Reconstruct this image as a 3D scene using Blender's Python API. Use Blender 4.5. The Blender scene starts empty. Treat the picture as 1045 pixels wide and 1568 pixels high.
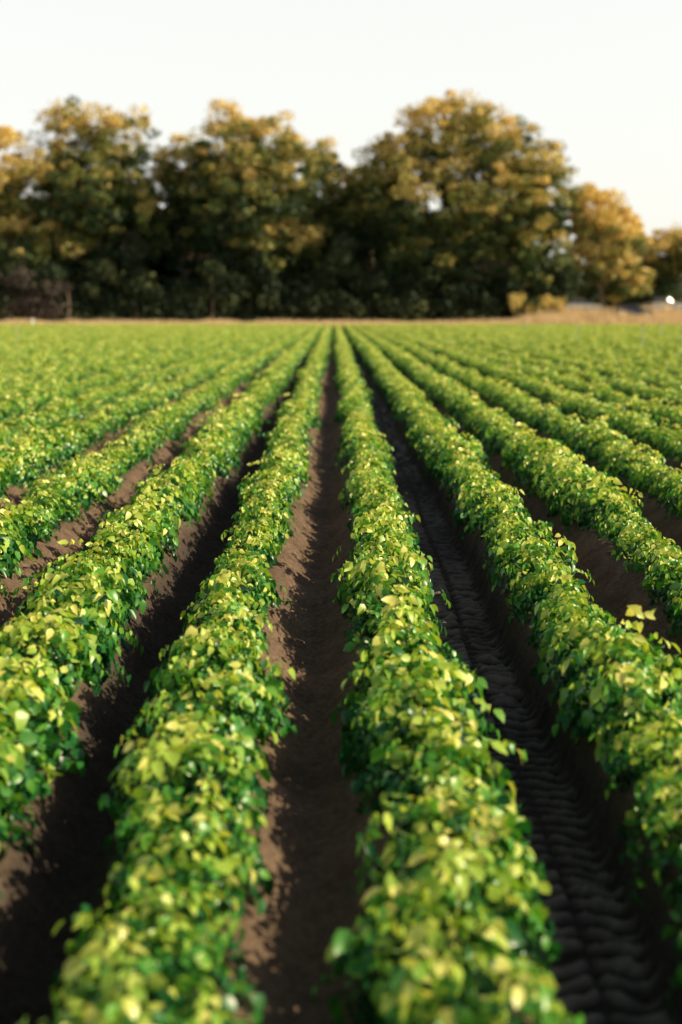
import bpy, math
import numpy as np
from mathutils import Vector
rng=np.random.default_rng(7)
sc=bpy.context.scene
D=bpy.data

# ------------------------------------------------------------------ helpers
def link(o): sc.collection.objects.link(o); return o
def mesh_from(name,V,F3=None,F4=None,mats=(),m3=None,m4=None,attrs=None,smooth=False):
    V=np.asarray(V,dtype=np.float32)
    me=D.meshes.new(name)
    n3=0 if F3 is None else len(F3); n4=0 if F4 is None else len(F4)
    me.vertices.add(len(V)); me.vertices.foreach_set('co',V.ravel())
    loops=[];
    if n3: loops.append(np.asarray(F3,dtype=np.int32).ravel())
    if n4: loops.append(np.asarray(F4,dtype=np.int32).ravel())
    loops=np.concatenate(loops)
    me.loops.add(len(loops)); me.loops.foreach_set('vertex_index',loops)
    me.polygons.add(n3+n4)
    st=np.concatenate([np.arange(n3)*3, n3*3+np.arange(n4)*4]).astype(np.int32)
    me.polygons.foreach_set('loop_start',st)
    mi=np.zeros(n3+n4,dtype=np.int32)
    if m3 is not None and n3: mi[:n3]=m3
    if m4 is not None and n4: mi[n3:]=m4
    for m in mats: me.materials.append(m)
    me.polygons.foreach_set('material_index',mi)
    if smooth: me.polygons.foreach_set('use_smooth',np.ones(n3+n4,dtype=bool))
    if attrs:
        for k,a in attrs.items():
            at=me.attributes.new(k,'FLOAT','POINT'); at.data.foreach_set('value',np.asarray(a,dtype=np.float32))
    me.update(calc_edges=True); me.validate()
    return me
def nrm(a): return a/np.maximum(np.linalg.norm(a,axis=-1,keepdims=True),1e-9)

class NT:
    def __init__(s,name):
        s.m=D.materials.new(name); s.m.use_nodes=True; s.t=s.m.node_tree; s.t.nodes.clear()
    def n(s,typ,**kw):
        x=s.t.nodes.new(typ)
        for k,v in kw.items(): setattr(x,k,v)
        return x
    def l(s,a,b): s.t.links.new(a,b)
def ramp(nt,stops):
    r=nt.n('ShaderNodeValToRGB'); e=r.color_ramp.elements
    while len(e)<len(stops): e.new(0.5)
    for i,(p,c) in enumerate(stops): e[i].position=p; e[i].color=(*c,1)
    return r

def leaf_material(name,stops,trans=0.35,rough=0.42,tcol=(0.30,0.36,0.03),spec=0.5):
    nt=NT(name)
    at=nt.n('ShaderNodeAttribute',attribute_name='tint')
    r=ramp(nt,stops)
    nt.l(at.outputs['Fac'],r.inputs[0])
    p=nt.n('ShaderNodeBsdfPrincipled'); p.inputs['Roughness'].default_value=rough; p.inputs['Specular IOR Level'].default_value=spec
    nt.l(r.outputs[0],p.inputs['Base Color'])
    tr=nt.n('ShaderNodeBsdfTranslucent')
    mx=nt.n('ShaderNodeMix',data_type='RGBA',blend_type='MULTIPLY'); mx.inputs[0].default_value=1
    nt.l(r.outputs[0],mx.inputs[6]); mx.inputs[7].default_value=(*tcol,1)
    nt.l(mx.outputs[2],tr.inputs['Color'])
    ms=nt.n('ShaderNodeMixShader'); ms.inputs[0].default_value=trans
    nt.l(p.outputs[0],ms.inputs[1]); nt.l(tr.outputs[0],ms.inputs[2])
    o=nt.n('ShaderNodeOutputMaterial'); nt.l(ms.outputs[0],o.inputs[0])
    return nt.m
def plain(name,col,rough=.6,metal=0.0,nscale=20,var=.25):
    nt=NT(name)
    tc=nt.n('ShaderNodeTexCoord'); no=nt.n('ShaderNodeTexNoise'); no.inputs['Scale'].default_value=nscale; no.inputs['Detail'].default_value=4
    nt.l(tc.outputs['Object'],no.inputs['Vector'])
    r=ramp(nt,[(.3,tuple(c*(1-var) for c in col)),(.7,tuple(min(1,c*(1+var)) for c in col))])
    nt.l(no.outputs['Fac'],r.inputs[0])
    p=nt.n('ShaderNodeBsdfPrincipled'); p.inputs['Roughness'].default_value=rough; p.inputs['Metallic'].default_value=metal
    nt.l(r.outputs[0],p.inputs['Base Color'])
    o=nt.n('ShaderNodeOutputMaterial'); nt.l(p.outputs[0],o.inputs[0]); return nt.m

# ------------------------------------------------------------------ terrain
FIELD_END=155.0
def T(y):
    y=np.asarray(y,dtype=float); yc=np.maximum(y,1.2)
    return .045-.86*np.exp(-yc/3.0)+.15*(1-np.exp(-yc/25))
def sst(a,b,x):
    t=np.clip((x-a)/(b-a),0,1); return t*t*(3-2*t)
def bank(x,y):
    b=.35*sst(156,160,y)                                   # grassy headland
    b=b+1.55*sst(17,26,x)*sst(157,168,y)*(1-.5*sst(300,900,y))
    return b
rows=[]
for g in range(-22,23):
    for r0 in (-1.35,-.515,.35): rows.append(r0+g*2.62)
rows=np.array(sorted(rows)); rows=rows[(rows>-54)&(rows<54)]
furA=rows[:-1]; furB=rows[1:]
mid=(furA+furB)/2; half=(furB-furA)/2
wheel=np.zeros(len(mid)); 
for k in range(-10,11):
    for w0,dep in ((-.93,.55),(.81,1.0)):
        i=np.argmin(abs(mid-(w0+5.24*k)))
        if abs(mid[i]-(w0+5.24*k))<.2: wheel[i]=dep
def wob(y): return .018*np.sin(y*.55)+.012*np.sin(y*1.31+1)+.06*np.exp(-np.maximum(y,0)/3.)-.018

# value noise
def vnoise(x,y,seed):
    r=np.random.default_rng(seed); tab=r.random((256,256))
    xi=np.floor(x).astype(int); yi=np.floor(y).astype(int); fx=x-xi; fy=y-yi
    fx=fx*fx*(3-2*fx); fy=fy*fy*(3-2*fy)
    a=tab[xi%256,yi%256];b=tab[(xi+1)%256,yi%256];c=tab[xi%256,(yi+1)%256];d=tab[(xi+1)%256,(yi+1)%256]
    return (a*(1-fx)+b*fx)*(1-fy)+(c*(1-fx)+d*fx)*fy

def ridge(x,y):
    xx=x-wob(y)*(y<FIELD_END)
    inside=sst(FIELD_END+1,FIELD_END-1,y)*(np.abs(xx)<53.5)
    i=np.clip(np.searchsorted(rows,xx)-1,0,len(mid)-1)
    t=np.clip(np.abs(xx-mid[i])/half[i],0,1)
    sg=(xx-mid[i])
    wv=wheel[i]; w=wv>0; tread=wv>.9
    edge=.07*(vnoise(x*3,y*5,3)-.5)
    hn=.17*sst(.02,.66,t+edge)
    h1=-.09+.27*sst(.30,.70,t+edge)          # flat tractor track
    h2=-.08+.26*sst(.04,.66,t+edge)          # smoother trough
    hw=np.where(tread,h1,h2)
    # tyre lugs pressed in the flat of the wheel track, patchy
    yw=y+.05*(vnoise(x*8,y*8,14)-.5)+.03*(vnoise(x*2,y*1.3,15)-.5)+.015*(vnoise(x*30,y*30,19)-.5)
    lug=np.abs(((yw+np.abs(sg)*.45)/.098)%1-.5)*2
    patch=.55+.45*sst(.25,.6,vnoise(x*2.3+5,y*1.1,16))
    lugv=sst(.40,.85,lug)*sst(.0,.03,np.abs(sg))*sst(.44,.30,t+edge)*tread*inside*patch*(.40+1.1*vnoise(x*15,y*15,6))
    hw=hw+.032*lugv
    scr=(vnoise(x*6,(y-np.abs(sg)*1.2)*16,5)-.5)*.05*sst(.3,.4,t)*(1-sst(.8,.95,t))
    h=np.where(w,hw+scr,hn)
    clod=(vnoise(x*14,y*14,1)-.5)*.026+(vnoise(x*33,y*33,2)-.5)*.024+(vnoise(x*2.2,y*1.1,8)-.5)*.03
    clod=clod*np.where(tread&(t<.33),.6,1)
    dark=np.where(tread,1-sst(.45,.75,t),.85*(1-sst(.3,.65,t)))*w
    return (h+clod)*inside, inside, dark*inside, lugv

def axis(fine_lo,fine_hi,step,lo,hi,growth,maxstep):
    a=list(np.arange(fine_lo,fine_hi,step)); s=step; v=a[-1]
    while v<hi:
        s=min(s*growth,maxstep); v+=s; a.append(v)
    s=step; v=fine_lo; b=[]
    while v>lo:
        s=min(s*growth,maxstep); v-=s; b.append(v)
    return np.array(b[::-1]+a)
xs=axis(-3.0,3.0,.020,-54,54,1.03,.105)
xs=np.concatenate([[-4000,-2000,-900,-400,-200,-120,-80,-62],xs,[62,80,120,200,400,900,2000,4000]])
ys=axis(2.4,12,.015,-1,176,1.012,2.0)
ys=np.concatenate([[-4000,-1000,-200,-50,-12,-4],ys,[185,200,230,300,450,800,1600,4000]])
X,Y=np.meshgrid(xs,ys)
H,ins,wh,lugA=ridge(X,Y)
Z=T(Y)+H+bank(X,Y)
nx,ny=len(xs),len(ys)
V=np.stack([X,Y,Z],-1).reshape(-1,3)
idx=np.arange(nx*ny).reshape(ny,nx)
F4=np.stack([idx[:-1,:-1],idx[:-1,1:],idx[1:,1:],idx[1:,:-1]],-1).reshape(-1,4)
nt=NT('soil_and_dry_grass')
geo=nt.n('ShaderNodeNewGeometry')
def noise(scale,detail=6,rough=.6):
    n=nt.n('ShaderNodeTexNoise'); n.inputs['Scale'].default_value=scale; n.inputs['Detail'].default_value=detail; n.inputs['Roughness'].default_value=rough
    nt.l(geo.outputs['Position'],n.inputs['Vector']); return n
n1=noise(3.5); n2=noise(38); n3=noise(140,3)
r1=ramp(nt,[(.3,(.165,.108,.076)),(.55,(.25,.165,.116)),(.75,(.32,.215,.15))]); nt.l(n1.outputs['Fac'],r1.inputs[0])
r2=ramp(nt,[(.3,(.45,.45,.45)),(.65,(1.15,1.15,1.15))]); nt.l(n2.outputs['Fac'],r2.inputs[0])
mu=nt.n('ShaderNodeMix',data_type='RGBA',blend_type='MULTIPLY'); mu.inputs[0].default_value=.8
nt.l(r1.outputs[0],mu.inputs[6]); nt.l(r2.outputs[0],mu.inputs[7])
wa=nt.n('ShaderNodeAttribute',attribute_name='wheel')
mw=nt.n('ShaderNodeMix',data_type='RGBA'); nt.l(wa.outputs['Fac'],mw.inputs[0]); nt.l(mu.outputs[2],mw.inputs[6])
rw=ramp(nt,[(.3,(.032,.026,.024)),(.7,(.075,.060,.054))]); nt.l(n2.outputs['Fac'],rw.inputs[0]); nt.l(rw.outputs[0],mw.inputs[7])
la=nt.n('ShaderNodeAttribute',attribute_name='lug')       # light catching the tread bars, painted in as a paler colour
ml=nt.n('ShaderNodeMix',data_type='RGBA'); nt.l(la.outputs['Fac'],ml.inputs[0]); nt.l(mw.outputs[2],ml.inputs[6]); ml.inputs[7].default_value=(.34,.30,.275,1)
ga=nt.n('ShaderNodeAttribute',attribute_name='grass')
ng_=noise(.35); rg=ramp(nt,[(.3,(.45,.33,.18)),(.6,(.60,.46,.28)),(.8,(.36,.32,.14))]); nt.l(ng_.outputs['Fac'],rg.inputs[0])
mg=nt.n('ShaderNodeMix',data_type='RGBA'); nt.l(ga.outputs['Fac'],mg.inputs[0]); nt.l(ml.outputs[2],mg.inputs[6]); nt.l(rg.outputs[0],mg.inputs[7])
p=nt.n('ShaderNodeBsdfPrincipled'); p.inputs['Roughness'].default_value=.9; p.inputs['Specular IOR Level'].default_value=.25
nt.l(mg.outputs[2],p.inputs['Base Color'])
ad=nt.n('ShaderNodeMath',operation='MULTIPLY_ADD'); ad.inputs[1].default_value=.5
nt.l(n3.outputs['Fac'],ad.inputs[0]); nt.l(n2.outputs['Fac'],ad.inputs[2])
b=nt.n('ShaderNodeBump'); b.inputs['Strength'].default_value=.8; b.inputs['Distance'].default_value=.025
nt.l(ad.outputs[0],b.inputs['Height']); nt.l(b.outputs[0],p.inputs['Normal'])
o=nt.n('ShaderNodeOutputMaterial'); nt.l(p.outputs[0],o.inputs[0])
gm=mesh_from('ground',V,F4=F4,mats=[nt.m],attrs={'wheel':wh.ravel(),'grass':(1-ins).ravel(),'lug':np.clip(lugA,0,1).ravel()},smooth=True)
link(D.objects.new('ground',gm))

# ------------------------------------------------------------------ potato plants
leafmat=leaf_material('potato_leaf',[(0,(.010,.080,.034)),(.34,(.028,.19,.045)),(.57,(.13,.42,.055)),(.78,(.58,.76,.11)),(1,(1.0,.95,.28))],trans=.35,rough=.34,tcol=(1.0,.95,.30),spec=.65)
stemmat=plain('potato_stem',(.12,.20,.05))
LS=np.array([0,.28,.28,.28,.66,.66,.66,1.0]); LW=np.array([0,-.34,0,.34,-.29,0,.29,0])
LF3=np.array([[0,2,1],[0,3,2],[4,5,7],[5,6,7]]); LF4=np.array([[1,2,5,4],[2,3,6,5]])
def leaflets(P,d,n,L,tint,r,fold=.28,curl=.45):
    d=nrm(d); n=nrm(n-(n*d).sum(-1,keepdims=True)*d); s=np.cross(d,n)
    k=len(P); cu=curl*(.2+1.6*r.random((k,1))); fo=fold*(.2+1.6*r.random((k,1)))
    wv=.75+.45*r.random((k,1))
    V=P[:,None]+(d[:,None]*LS[None,:,None]+s[:,None]*(LW[None]*wv)[:,:,None]+n[:,None]*(fo*np.abs(LW)[None]-cu*LS[None]**2)[:,:,None])*L[:,None,None]
    off=(np.arange(k)*8)[:,None,None]
    return V.reshape(-1,3),(LF3[None]+off).reshape(-1,3),(LF4[None]+off).reshape(-1,4),np.repeat(tint,8)
def tube(p,rad,ns=5):
    p=np.asarray(p,float); k=len(p); V=[];F=[]
    for i in range(k):
        d=p[min(i+1,k-1)]-p[max(i-1,0)]; d=d/np.linalg.norm(d)
        a=np.cross(d,[.3,1,.1]); a/=np.linalg.norm(a); b_=np.cross(d,a)
        for j in range(ns):
            t=2*math.pi*j/ns; V.append(p[i]+rad[i]*(a*math.cos(t)+b_*math.sin(t)))
    for i in range(k-1):
        for j in range(ns):
            F.append([i*ns+j,i*ns+(j+1)%ns,(i+1)*ns+(j+1)%ns,(i+1)*ns+j])
    return np.array(V),np.array(F)
def potato(name,seed,ncomp=92,R=.215,Hh=.235):
    r=np.random.default_rng(seed)
    P=[];Dv=[];N=[];Ls=[];Tn=[]
    lob=r.random(5)*6.28; vig=.92+.12*r.random()
    for c in range(ncomp):
        th=r.random()*2*math.pi; cz=r.random()**.8; cz=cz*1.02-.02
        sp=math.sqrt(max(0,1-cz*cz))
        rf=(.58+.48*r.random())*(1+.15*math.sin(2*th+lob[0])+.13*math.sin(3*th+lob[1]))
        if r.random()<.05: rf*=1.18
        q=np.array([R*sp*math.cos(th)*rf,R*sp*math.sin(th)*rf,max(.02,Hh*cz*rf*(1+.15*math.sin(2*th+lob[2])))])
        nn=nrm(np.array([sp*math.cos(th)/R,sp*math.sin(th)/R,cz/Hh+.9]))
        az=th+r.normal()*.7
        d=np.array([math.cos(az),math.sin(az),r.normal()*.3-.35-.6*sp*(1-cz)])
        d=d-nn*np.dot(d,nn)*.65; d=d/np.linalg.norm(d)
        s=np.cross(d,nn)
        nn=nrm(nn+r.normal(size=3)*.45)
        rl=.07+.035*r.random(); base=q-d*rl*.5
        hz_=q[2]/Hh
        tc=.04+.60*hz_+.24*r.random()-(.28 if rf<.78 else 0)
        def add(pos,dd,L):
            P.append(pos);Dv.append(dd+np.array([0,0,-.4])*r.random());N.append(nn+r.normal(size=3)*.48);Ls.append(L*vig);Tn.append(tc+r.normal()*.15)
        add(base+d*rl,d,.048+.022*r.random())
        for f in (.30,.70):
            for sd in (-1,1):
                add(base+d*rl*f+s*sd*.006,d*.55+s*sd,(.034+.020*r.random())*(1 if f>.5 else .8))
    P,Dv,N,Ls,Tn=map(np.array,(P,Dv,N,Ls,Tn))
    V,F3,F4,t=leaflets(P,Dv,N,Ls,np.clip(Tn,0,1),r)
    Vs=[V];F4s=[F4];m4=[np.zeros(len(F4),int)];ts=[t];off=len(V)
    for k in range(7):
        th=r.random()*6.28; e=np.array([math.cos(th)*R*.7,math.sin(th)*R*.7,Hh*.65])
        tv,tf=tube([[0,0,-.05],e*[.4,.4,.7],e],[.006,.005,.003],4)
        Vs.append(tv);F4s.append(tf+off);m4.append(np.ones(len(tf),int));ts.append(np.full(len(tv),.5));off+=len(tv)
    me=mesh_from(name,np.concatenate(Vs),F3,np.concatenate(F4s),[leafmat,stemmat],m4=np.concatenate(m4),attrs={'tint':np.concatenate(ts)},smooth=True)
    return D.objects.new(name,me)
def instancer(name,coll,P,rotz,scl,idx,tilt=None):
    me=D.meshes.new(name); me.vertices.add(len(P)); me.vertices.foreach_set('co',np.asarray(P,np.float32).ravel())
    rv=np.zeros((len(P),3),np.float32); rv[:,2]=rotz
    if tilt is not None: rv[:,:2]=tilt
    a=me.attributes.new('rot','FLOAT_VECTOR','POINT'); a.data.foreach_set('vector',rv.ravel())
    a=me.attributes.new('scl','FLOAT_VECTOR','POINT'); a.data.foreach_set('vector',np.asarray(scl,np.float32).ravel())
    a=me.attributes.new('idx','INT','POINT'); a.data.foreach_set('value',np.asarray(idx,np.int32))
    ob=link(D.objects.new(name,me))
    g=D.node_groups.new(name+'_nodes','GeometryNodeTree')
    g.interface.new_socket(name='Geometry',in_out='INPUT',socket_type='NodeSocketGeometry')
    g.interface.new_socket(name='Geometry',in_out='OUTPUT',socket_type='NodeSocketGeometry')
    gi=g.nodes.new('NodeGroupInput'); go=g.nodes.new('NodeGroupOutput')
    ci=g.nodes.new('GeometryNodeCollectionInfo'); ci.inputs['Collection'].default_value=coll
    ci.inputs['Separate Children'].default_value=True; ci.inputs['Reset Children'].default_value=True
    ip=g.nodes.new('GeometryNodeInstanceOnPoints'); ip.inputs['Pick Instance'].default_value=True
    def na(nm,dt):
        x=g.nodes.new('GeometryNodeInputNamedAttribute'); x.data_type=dt; x.inputs['Name'].default_value=nm
        return [s for s in x.outputs if s.enabled and s.name=='Attribute'][0]
    g.links.new(gi.outputs[0],ip.inputs['Points']); g.links.new(ci.outputs[0],ip.inputs['Instance'])
    g.links.new(na('idx','INT'),ip.inputs['Instance Index']); g.links.new(na('rot','FLOAT_VECTOR'),ip.inputs['Rotation'])
    g.links.new(na('scl','FLOAT_VECTOR'),ip.inputs['Scale']); g.links.new(ip.outputs[0],go.inputs[0])
    m=ob.modifiers.new('instances','NODES'); m.node_group=g
    return ob
pc=D.collections.new('potato_plant_variants')
NV=10
for i in range(NV): pc.objects.link(potato('potato_plant_%d'%i,100+i))
P=[];S=[]
for rx in rows:
    ylo=max(.8,(abs(rx)-4)/.33)
    if ylo>FIELD_END-.5: continue
    segs=[]
    if ylo<45: segs.append(np.arange(ylo,45,.185))
    segs.append(np.arange(max(ylo,45),FIELD_END-.3,.27))
    yy=np.concatenate(segs); far=sst(30,60,yy)
    yy=yy+rng.normal(size=len(yy))*.04
    xx=rx+wob(yy)+rng.normal(size=len(yy))*.03
    zz=T(yy)+.15
    big=.93+.28*(vnoise(yy*1.15,np.full(len(yy),rx*7.3),23)-.5)*2+rng.normal(size=len(yy))*.07
    big=np.clip(big,.62,1.2)+.22*far+(.08 if abs(rx)>1 else 0)
    wide=big+.42*np.exp(-(yy/4.2)**2)
    P.append(np.stack([xx,yy,zz],-1)); S.append(np.stack([wide,wide,(big+.12*np.exp(-(yy/4.2)**2))*(.92+.2*rng.random(len(yy)))],-1))
P=np.concatenate(P);S=np.concatenate(S)
n=len(P)
instancer('potato_plant_rows',pc,P,rng.random(n)*6.28,S,rng.integers(0,NV,n),rng.normal(size=(n,2))*.09)
print('potato instances',n)

# ------------------------------------------------------------------ trees
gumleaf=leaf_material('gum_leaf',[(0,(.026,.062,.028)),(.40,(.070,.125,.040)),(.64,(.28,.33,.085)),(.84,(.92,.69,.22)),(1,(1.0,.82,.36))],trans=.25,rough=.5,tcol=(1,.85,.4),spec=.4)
shrubleaf=leaf_material('shrub_leaf',[(0,(.020,.040,.022)),(.5,(.046,.075,.036)),(1,(.14,.16,.055))],trans=.2,rough=.6,tcol=(1,.9,.5),spec=.3)
drybrush=leaf_material('dry_brush_leaf',[(0,(.060,.050,.043)),(1,(.18,.145,.12))],trans=.1,rough=.8,tcol=(1,.8,.6),spec=.2)
bark=plain('gum_bark',(.22,.165,.12),.85,nscale=3,var=.5)
def cards(C,rad,per,size,tint,r,flat=.6):
    k=len(C); tot=k*per
    u=nrm(r.normal(size=(tot,3))); 
    rr=(.45+.65*r.random(tot)**.6)
    ci=np.repeat(np.arange(k),per)
    pos=C[ci]+u*(rad[ci]*rr)[:,None]*np.array([1,1,flat])
    d=nrm(r.normal(size=(tot,3))+np.array([0,0,-.5])); nn=nrm(u*.9+r.normal(size=(tot,3))*.6+np.array([0,0,.3]))
    nn=nrm(nn-(nn*d).sum(-1,keepdims=True)*d); s=np.cross(d,nn)
    L=size*(.6+.9*r.random(tot)); W=L*.45
    a=pos-d*L[:,None]*.5; c=pos+d*L[:,None]*.5; b1=pos+s*W[:,None]*.5+nn*.06; b2=pos-s*W[:,None]*.5+nn*.06
    V=np.stack([a,b1,c,b2],1).reshape(-1,3)
    F=np.arange(tot*4).reshape(-1,4)
    t=np.clip(tint[ci]+r.normal(size=tot)*.13,0,1)
    return V,F,np.repeat(t,4)
def gz(x,y): return float(T(y)+bank(np.array(x),np.array(y)))
def tree(name,x,y,lobes,seed,dens=1.0,tr=.55,tbase=.5,mat=None,size=.44,nlimb=30,crad=(.6,1.9)):
    r=np.random.default_rng(seed); z0=gz(x,y)
    C=[];R=[];Bt=[]
    for (dx,dy,z,rx,ry,rz) in lobes:
        area=(rx*ry+rx*rz+ry*rz)
        k=int(dens*area*1.4)+4
        u=nrm(r.normal(size=(k,3))); rr=.46+.60*r.random((k,1))**.75
        rr=rr*np.where(r.random((k,1))<.10,1.16,1)
        C.append(np.array([dx,dy,z])+u*rr*np.array([rx,ry,rz])); R.append(crad[0]+(crad[1]-crad[0])*r.random(k)**1.7)
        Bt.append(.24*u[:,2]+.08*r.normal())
    C=np.concatenate(C);R=np.concatenate(R);Bt=np.concatenate(Bt); ok=C[:,2]>1.0; C=C[ok];R=R[ok];Bt=Bt[ok]
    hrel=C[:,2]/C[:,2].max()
    tint=np.clip(tbase-.42+.62*hrel+Bt+r.normal(size=len(C))*.17,0,1)  # sunlit tops and shaded lower crown put into the leaf tint by height
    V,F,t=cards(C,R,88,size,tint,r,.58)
    Vs=[V];Fs=[F];ts=[t];ms=[np.zeros(len(F),int)];off=len(V)
    ztop=max(l[2]+l[5] for l in lobes)
    fork=np.array([r.normal()*.4,r.normal()*.3,ztop*.28])
    def addt(pts,rad,ns):
        nonlocal off
        tv,tf=tube(pts,rad,ns); Vs.append(tv);Fs.append(tf+off);ts.append(np.full(len(tv),.5));ms.append(np.ones(len(tf),int)); off+=len(tv)
    addt([[0,0,-.4],[0,0,.5],fork*.55+[.15,0,0],fork],[tr*1.35,tr,tr*.85,tr*.7],9)
    ends=[]
    for (dx,dy,z,rx,ry,rz) in lobes:
        e=np.array([dx,dy,z-rz*.25]); m=fork*.45+e*.55+np.array([0,0,-.6]); 
        addt([fork-[0,0,.3],m,e],[tr*.6,tr*.42,tr*.25],7); ends.append((m,e))
    for i in r.permutation(len(C))[:nlimb]:
        j=np.argmin([np.linalg.norm(C[i]-e) for m,e in ends]); m,e=ends[j]
        st=m*.4+e*.6 if r.random()<.5 else e
        q=(st+C[i])/2+r.normal(size=3)*.4+np.array([0,0,-.3])
        addt([st,q,C[i]],[tr*.24,tr*.15,tr*.05],5)
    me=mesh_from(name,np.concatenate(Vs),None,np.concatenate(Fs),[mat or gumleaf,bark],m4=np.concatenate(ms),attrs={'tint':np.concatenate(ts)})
    ob=link(D.objects.new(name,me)); ob.location=(x,y,z0)
    return ob
# (dx,dy,z,rx,ry,rz)
tree('gum_tree',-39.5,172,[(0,0,19,6.0,5,4.8),(3.6,1,16,4,4,4),(-4,0,13,5,5,5),(2,-1,9,4.5,4,4)],1,.8,tbase=.66)
tree('gum_tree',-27.6,174,[(-3.6,0,21.7,3.4,4,4.6),(2.6,0,21.6,4.0,4,3.8),(-1,-2,15.5,6.6,5,5),(3,0,12,5,5,5),(-4,0,9,4,4,4)],2,tbase=.53)
tree('gum_tree',-18.0,178,[(0,0,19.4,4.0,3,3.2),(-2,0,15.5,4.5,4,4),(1.5,0,14,4,4,4),(1,0,9,4,4,4)],3,1.0,tbase=.36)
tree('gum_tree',-9.2,172,[(-4,0,20.8,4.2,4,4.3),(1.4,0,21.0,4.2,4,3.9),(4.8,-1,17.6,3.6,4,4.4),(-1,-2,14.5,7.6,5,5),(2,0,9,6,5,4)],4,tbase=.64)
tree('gum_tree',-.6,180,[(0,0,20.4,2.2,2.5,2.4),(1.6,0,16.5,3.2,3,3.2),(0,0,11,4,4,4)],5,.8,tbase=.38)
tree('gum_tree',4.2,178,[(0,0,16.6,3.0,3,2.8),(-1,0,12,4,4,4),(1,0,8,4,4,4)],6,tbase=.32)
tree('gum_tree',15.6,171,[(-8.2,0,18.8,3.4,4,3.8),(-3.6,0,21.8,3.8,4.5,4.2),(-.4,0,23.6,3.0,3,3.5),(3.8,0,20.8,4.2,4.5,3.8),(7.8,0,18.2,3.8,4,3.4),(9.8,0,14.4,3.0,4,3.8),(0,0,18,5,3,4),(-5,-1,14.5,6,5,4.6),(3.5,-2,14,7,5,4.6),(-3,0,8.5,6.5,5,4),(6,0,8.5,6,5,4.5),(9,0,5.5,3.5,4,3.5)],7,tr=.8,nlimb=60,tbase=.62)
tree('gum_tree',32.4,174,[(-1.2,0,11.2,3.9,3.5,3.4),(1.6,0,8.6,3.6,3.5,3.6),(-2.2,0,5.2,3,3,3.4),(2.4,0,4,2.8,3,2.8),(0,0,8,3,3,3)],8,dens=1.8,tbase=.88,tr=.4,crad=(.7,1.4))
tree('gum_tree',46.5,203,[(0,0,8,3.8,4,3.2),(4,0,8.6,4,4,3.6),(-2,0,4,3.6,3,3)],9,dens=1.3,tbase=.60,tr=.4)
tree('gum_tree',58,190,[(0,0,12,6,5,5),(3,0,7,5,5,4)],10)
tree('gum_tree',-53,175,[(0,0,18,6,5,6),(3,0,12,6,5,5),(-3,0,9,5,5,4)],12)
def mass(name,n,xr,yr,zf,mat,seed,rad=(1.,2.2),per=70,size=.55,tb=.35):
    r=np.random.default_rng(seed)
    x=xr[0]+(xr[1]-xr[0])*r.random(n); y=yr[0]+(yr[1]-yr[0])*r.random(n)
    top=zf(x,r); z=.4+top*r.random(n)
    z+=T(y)+bank(x,y)
    C=np.stack([x,y,z],-1); R=rad[0]+(rad[1]-rad[0])*r.random(n)
    V,F,t=cards(C,R,per,size,np.clip(tb+r.normal(size=n)*.2,0,1),r,.8)
    Vs=[V];Fs=[F];ts=[t];ms=[np.zeros(len(F),int)];off=len(V)
    for i in range(0,n,12):
        g=C[i].copy(); g[2]=T(g[1])+bank(g[0],g[1])-.1
        g=g.astype(float)
        tv,tf=tube([g,(g+C[i])/2+[.2,0,0],C[i]],[.16,.12,.05],5); Vs.append(tv);Fs.append(tf+off);ts.append(np.full(len(tv),.5));ms.append(np.ones(len(tf),int));off+=len(tv)
    me=mesh_from(name,np.concatenate(Vs),None,np.concatenate(Fs),[mat,bark],m4=np.concatenate(ms),attrs={'tint':np.concatenate(ts)})
    return link(D.objects.new(name,me))
mass('background_trees',1200,(-62,25),(184,192),lambda x,r:15.5+3*np.sin(x*.35)-5*sst(14,24,x),shrubleaf,21,(1.8,3.0),85,1.0)
mass('shrub_thicket',900,(-60,28),(167,174),lambda x,r:5.5+2.2*np.sin(x*.5+1)+1.5*np.sin(x*1.3)-1.5*sst(16,24,x),shrubleaf,22,(.9,1.8),85,.6,.42)
mass('dry_brush',70,(-42,-30),(165.5,169),lambda x,r:6.0-1.2*np.abs(np.sin(x*.7)),drybrush,23,(.6,1.5),60,.45,.5)
mass('sunlit_bush',34,(20.5,27),(163.5,167),lambda x,r:2.6-.25*(x-20.5),gumleaf,24,(.4,.9),70,.35,.85)
mass('distant_scrub',330,(27,110),(205,225),lambda x,r:4+1.5*np.sin(x*.4),shrubleaf,25,(1.4,2.4),70,.8,.6)

# dry grass headland
r=np.random.default_rng(5); n=60000
gx=-60+125*r.random(n); gy=155.6+10*r.random(n)**1.3
base=np.stack([gx,gy,T(gy)+bank(gx,gy)-.02],-1)
hh=(.25+.5*r.random(n))*(.5+.9*vnoise(gx*.5,gy*.5,9))
hh=hh*(1+.8*sst(18,24,gx))
ln=r.normal(size=(n,2))*.15; az=r.random(n)*6.28; w=.035
sx=np.cos(az)*w; sy=np.sin(az)*w
V=np.stack([base+np.stack([sx,sy,0*sx],-1),base-np.stack([sx,sy,0*sx],-1),base+np.stack([ln[:,0],ln[:,1],hh],-1)],1).reshape(-1,3)
straw=leaf_material('dry_grass_blade',[(0,(.60,.44,.25)),(.6,(.90,.72,.46)),(1,(.95,.82,.58))],trans=.3,rough=.7,tcol=(1,.9,.7),spec=.3)
link(D.objects.new('dry_grass',mesh_from('dry_grass',V,np.arange(n*3).reshape(-1,3),None,[straw],attrs={'tint':np.repeat(r.random(n),3)})))

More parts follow.
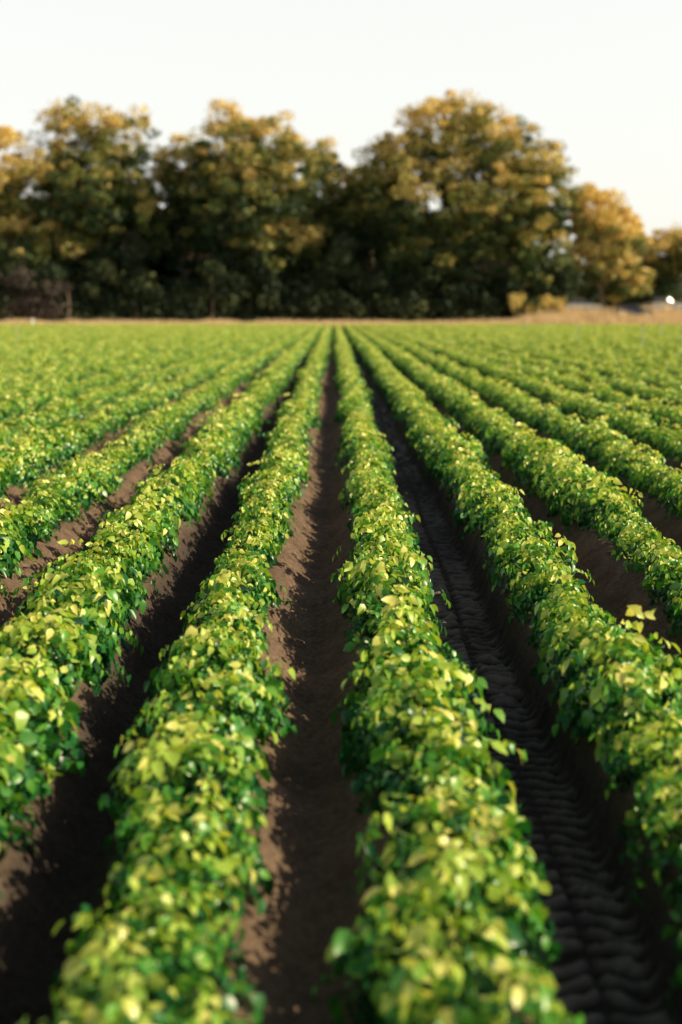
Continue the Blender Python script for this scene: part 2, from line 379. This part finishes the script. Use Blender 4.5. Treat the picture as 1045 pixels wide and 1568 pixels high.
# ------------------------------------------------------------------ cars
glass=plain('car_glass',(.02,.025,.03),.08,nscale=1,var=.1); tyre=plain('tyre_rubber',(.02,.02,.02),.8); chrome=plain('wheel_alloy',(.5,.5,.5),.3,.9)
def lathe_y(cx,cz,y0,y1,rad,ns=20):
    V=[];F=[]
    for yy in (y0,y1):
        for j in range(ns): t=2*math.pi*j/ns; V.append([cx+rad*math.cos(t),yy,cz+rad*math.sin(t)])
    for j in range(ns): F.append([j,(j+1)%ns,ns+(j+1)%ns,ns+j])
    V+= [[cx,y0,cz],[cx,y1,cz]]
    F3=[[2*ns,(j+1)%ns,j] for j in range(ns)]+[[2*ns+1,ns+j,ns+(j+1)%ns] for j in range(ns)]
    return V,F3,F
def loft(name,sections,mat,parent):
    import bmesh
    bm=bmesh.new(); rings=[]
    for hy,pts in sections: rings.append([bm.verts.new((x,hy,z)) for x,z in pts])
    for a,b_ in zip(rings[:-1],rings[1:]):
        k=len(a)
        for i in range(k): bm.faces.new((a[i],a[(i+1)%k],b_[(i+1)%k],b_[i]))
    bm.faces.new(rings[0]); bm.faces.new(rings[-1][::-1])
    bmesh.ops.recalc_face_normals(bm,faces=bm.faces)
    me=D.meshes.new(name); bm.to_mesh(me); bm.free(); me.materials.append(mat)
    ob=link(D.objects.new(name,me)); ob.parent=parent
    bv=ob.modifiers.new('bevel','BEVEL'); bv.width=.05; bv.segments=2; bv.limit_method='ANGLE'
    return ob
def car(x,y,rot,paint):
    e=link(D.objects.new('parked_car',None)); e.location=(x,y,gz(x,y)); e.rotation_euler=(0,0,rot)
    body=[(-2.15,.35),(-2.2,.75),(-2.05,1.0),(-1.2,1.02),(.9,.98),(1.9,.85),(2.2,.65),(2.2,.35),(1.75,.3),(1.6,.58),(1.15,.58),(1.0,.3),(-1.0,.3),(-1.15,.58),(-1.6,.58),(-1.75,.3)]
    def sh(s,dz=0): return [(a*s,b_+dz) for a,b_ in body]
    loft('body',[(-.88,sh(.97)),(-.80,sh(1)),(.80,sh(1)),(.88,sh(.97))],paint,e)
    cab=[(-2.0,1.0),(-1.55,1.42),(-1.2,1.5),(.1,1.5),(.95,.99)]
    loft('windows',[(-.76,[(a*.97,b_) for a,b_ in cab]),(-.62,[(a,b_-.03 if b_>1.2 else b_) for a,b_ in cab]),(.62,[(a,b_-.03 if b_>1.2 else b_) for a,b_ in cab]),(.76,[(a*.97,b_) for a,b_ in cab])],glass,e)
    loft('roof',[(-.66,[(-1.62,1.46),(-1.2,1.53),(.05,1.53),(.3,1.46)]),(.66,[(-1.62,1.46),(-1.2,1.53),(.05,1.53),(.3,1.46)])],paint,e)
    k=0
    for cx in (-1.37,1.37):
        for s in (-1,1):
            k+=1
            V_,F3,F4_=lathe_y(cx,.32,s*.66,s*.89,.32)
            o_=link(D.objects.new('wheel_%d'%k,mesh_from('wheel',V_,F3,F4_,[tyre]))); o_.parent=e
            V_,F3,F4_=lathe_y(cx,.32,s*.85,s*.895,.19)
            o_=link(D.objects.new('hub_%d'%k,mesh_from('hub',V_,F3,F4_,[chrome]))); o_.parent=e
    return e
car(28.6,166,.15,plain('silver_paint',(.36,.37,.40),.3,.2,nscale=.5,var=.05))
car(33.9,162.8,-.1,plain('navy_paint',(.05,.06,.13),.25,.2,nscale=.5,var=.05))
car(38.9,169,.3,plain('grey_paint',(.30,.29,.30),.3,nscale=.5,var=.03))

# irrigation risers & marker post
pipe=plain('pvc_pipe',(.55,.52,.45),.6)
brass=plain('brass_nozzle',(.4,.28,.1),.4,.8)
def riser(x,y,h=.95):
    z=float(T(y)); Vs=[];Fs=[];off=0;ms=[]
    for pts,rad,m in (([[0,0,0],[0,0,h]],[.02,.02],0),([[0,0,h],[0,0,h+.05],[0,0,h+.09]],[.035,.04,.02],1),([[0,0,h+.07],[.09,0,h+.12]],[.016,.012],1),([[0,0,.1],[.0,0,.22]],[.032,.032],0)):
        v,f=tube(pts,rad,8); Vs.append(v);Fs.append(f+off);off+=len(v);ms.append(np.full(len(f),m))
    o_=link(D.objects.new('sprinkler_riser',mesh_from('sprinkler_riser',np.concatenate(Vs),None,np.concatenate(Fs),[pipe,brass],m4=np.concatenate(ms)))); o_.location=(x,y,z)
for x,y in ((11.2,66),(11.2,52),(11.2,84),(11.2,46),(-14.6,66),(-14.6,84),(19.2,84),(19.2,66)): riser(x,y,1.25)
v,f=tube([[0,0,-.1],[0,0,1.0],[0,0,1.06]],[.14,.14,.05],10)
wp=link(D.objects.new('marker_post',mesh_from('marker_post',v,None,f,[plain('white_post_paint',(.8,.8,.78))]))); wp.location=(-33,157,gz(-33,157))

# ------------------------------------------------------------------ light
EL=math.radians(29); AZ=math.radians(99)   # azimuth clockwise from +Y (view dir) -> sun on the right
sd=Vector((math.sin(AZ)*math.cos(EL),math.cos(AZ)*math.cos(EL),math.sin(EL)))
sl=D.lights.new('sun','SUN'); sl.energy=5; sl.angle=math.radians(.5); sl.color=(1,.87,.56)
so=link(D.objects.new('sun',sl)); so.rotation_euler=sd.to_track_quat('Z','Y').to_euler()
w=D.worlds.new('World'); sc.world=w; w.use_nodes=True; t=w.node_tree; bg=t.nodes['Background']
sk=t.nodes.new('ShaderNodeTexSky'); sk.sky_type='NISHITA'; sk.sun_disc=False; sk.sun_elevation=EL; sk.sun_rotation=AZ
sk.air_density=1.0; sk.dust_density=2.0; sk.ozone_density=1.0
hs=t.nodes.new('ShaderNodeHueSaturation'); hs.inputs['Saturation'].default_value=.75; hs.inputs['Value'].default_value=.45
t.links.new(sk.outputs[0],hs.inputs['Color'])
# pale haze low over the horizon, added to the clear sky
tc=t.nodes.new('ShaderNodeTexCoord'); sx_=t.nodes.new('ShaderNodeSeparateXYZ'); t.links.new(tc.outputs['Generated'],sx_.inputs[0])
mr=t.nodes.new('ShaderNodeMapRange'); mr.interpolation_type='SMOOTHSTEP'
mr.inputs[1].default_value=.20; mr.inputs[2].default_value=.40; mr.inputs[3].default_value=1; mr.inputs[4].default_value=0
t.links.new(sx_.outputs['Z'],mr.inputs[0])
hz=t.nodes.new('ShaderNodeMix'); hz.data_type='RGBA'; hz.blend_type='ADD'
hz.inputs[7].default_value=(6.8,6.62,6.05,1)
t.links.new(mr.outputs[0],hz.inputs[0]); t.links.new(hs.outputs[0],hz.inputs[6])
t.links.new(hz.outputs[2],bg.inputs[0]); bg.inputs[1].default_value=.12

# ------------------------------------------------------------------ camera
cd=D.cameras.new('camera'); cam=link(D.objects.new('camera',cd)); sc.camera=cam
cd.sensor_fit='VERTICAL'; cd.sensor_height=36; cd.sensor_width=24; cd.lens=50
cam.location=(0,0,1.85); cam.rotation_euler=(math.radians(90-7.95),0,math.radians(-.27))
cd.clip_end=6000; cd.dof.use_dof=True; cd.dof.focus_distance=8.8; cd.dof.aperture_fstop=1.2
sc.view_settings.view_transform='Standard'; sc.view_settings.look='None'; sc.view_settings.exposure=0
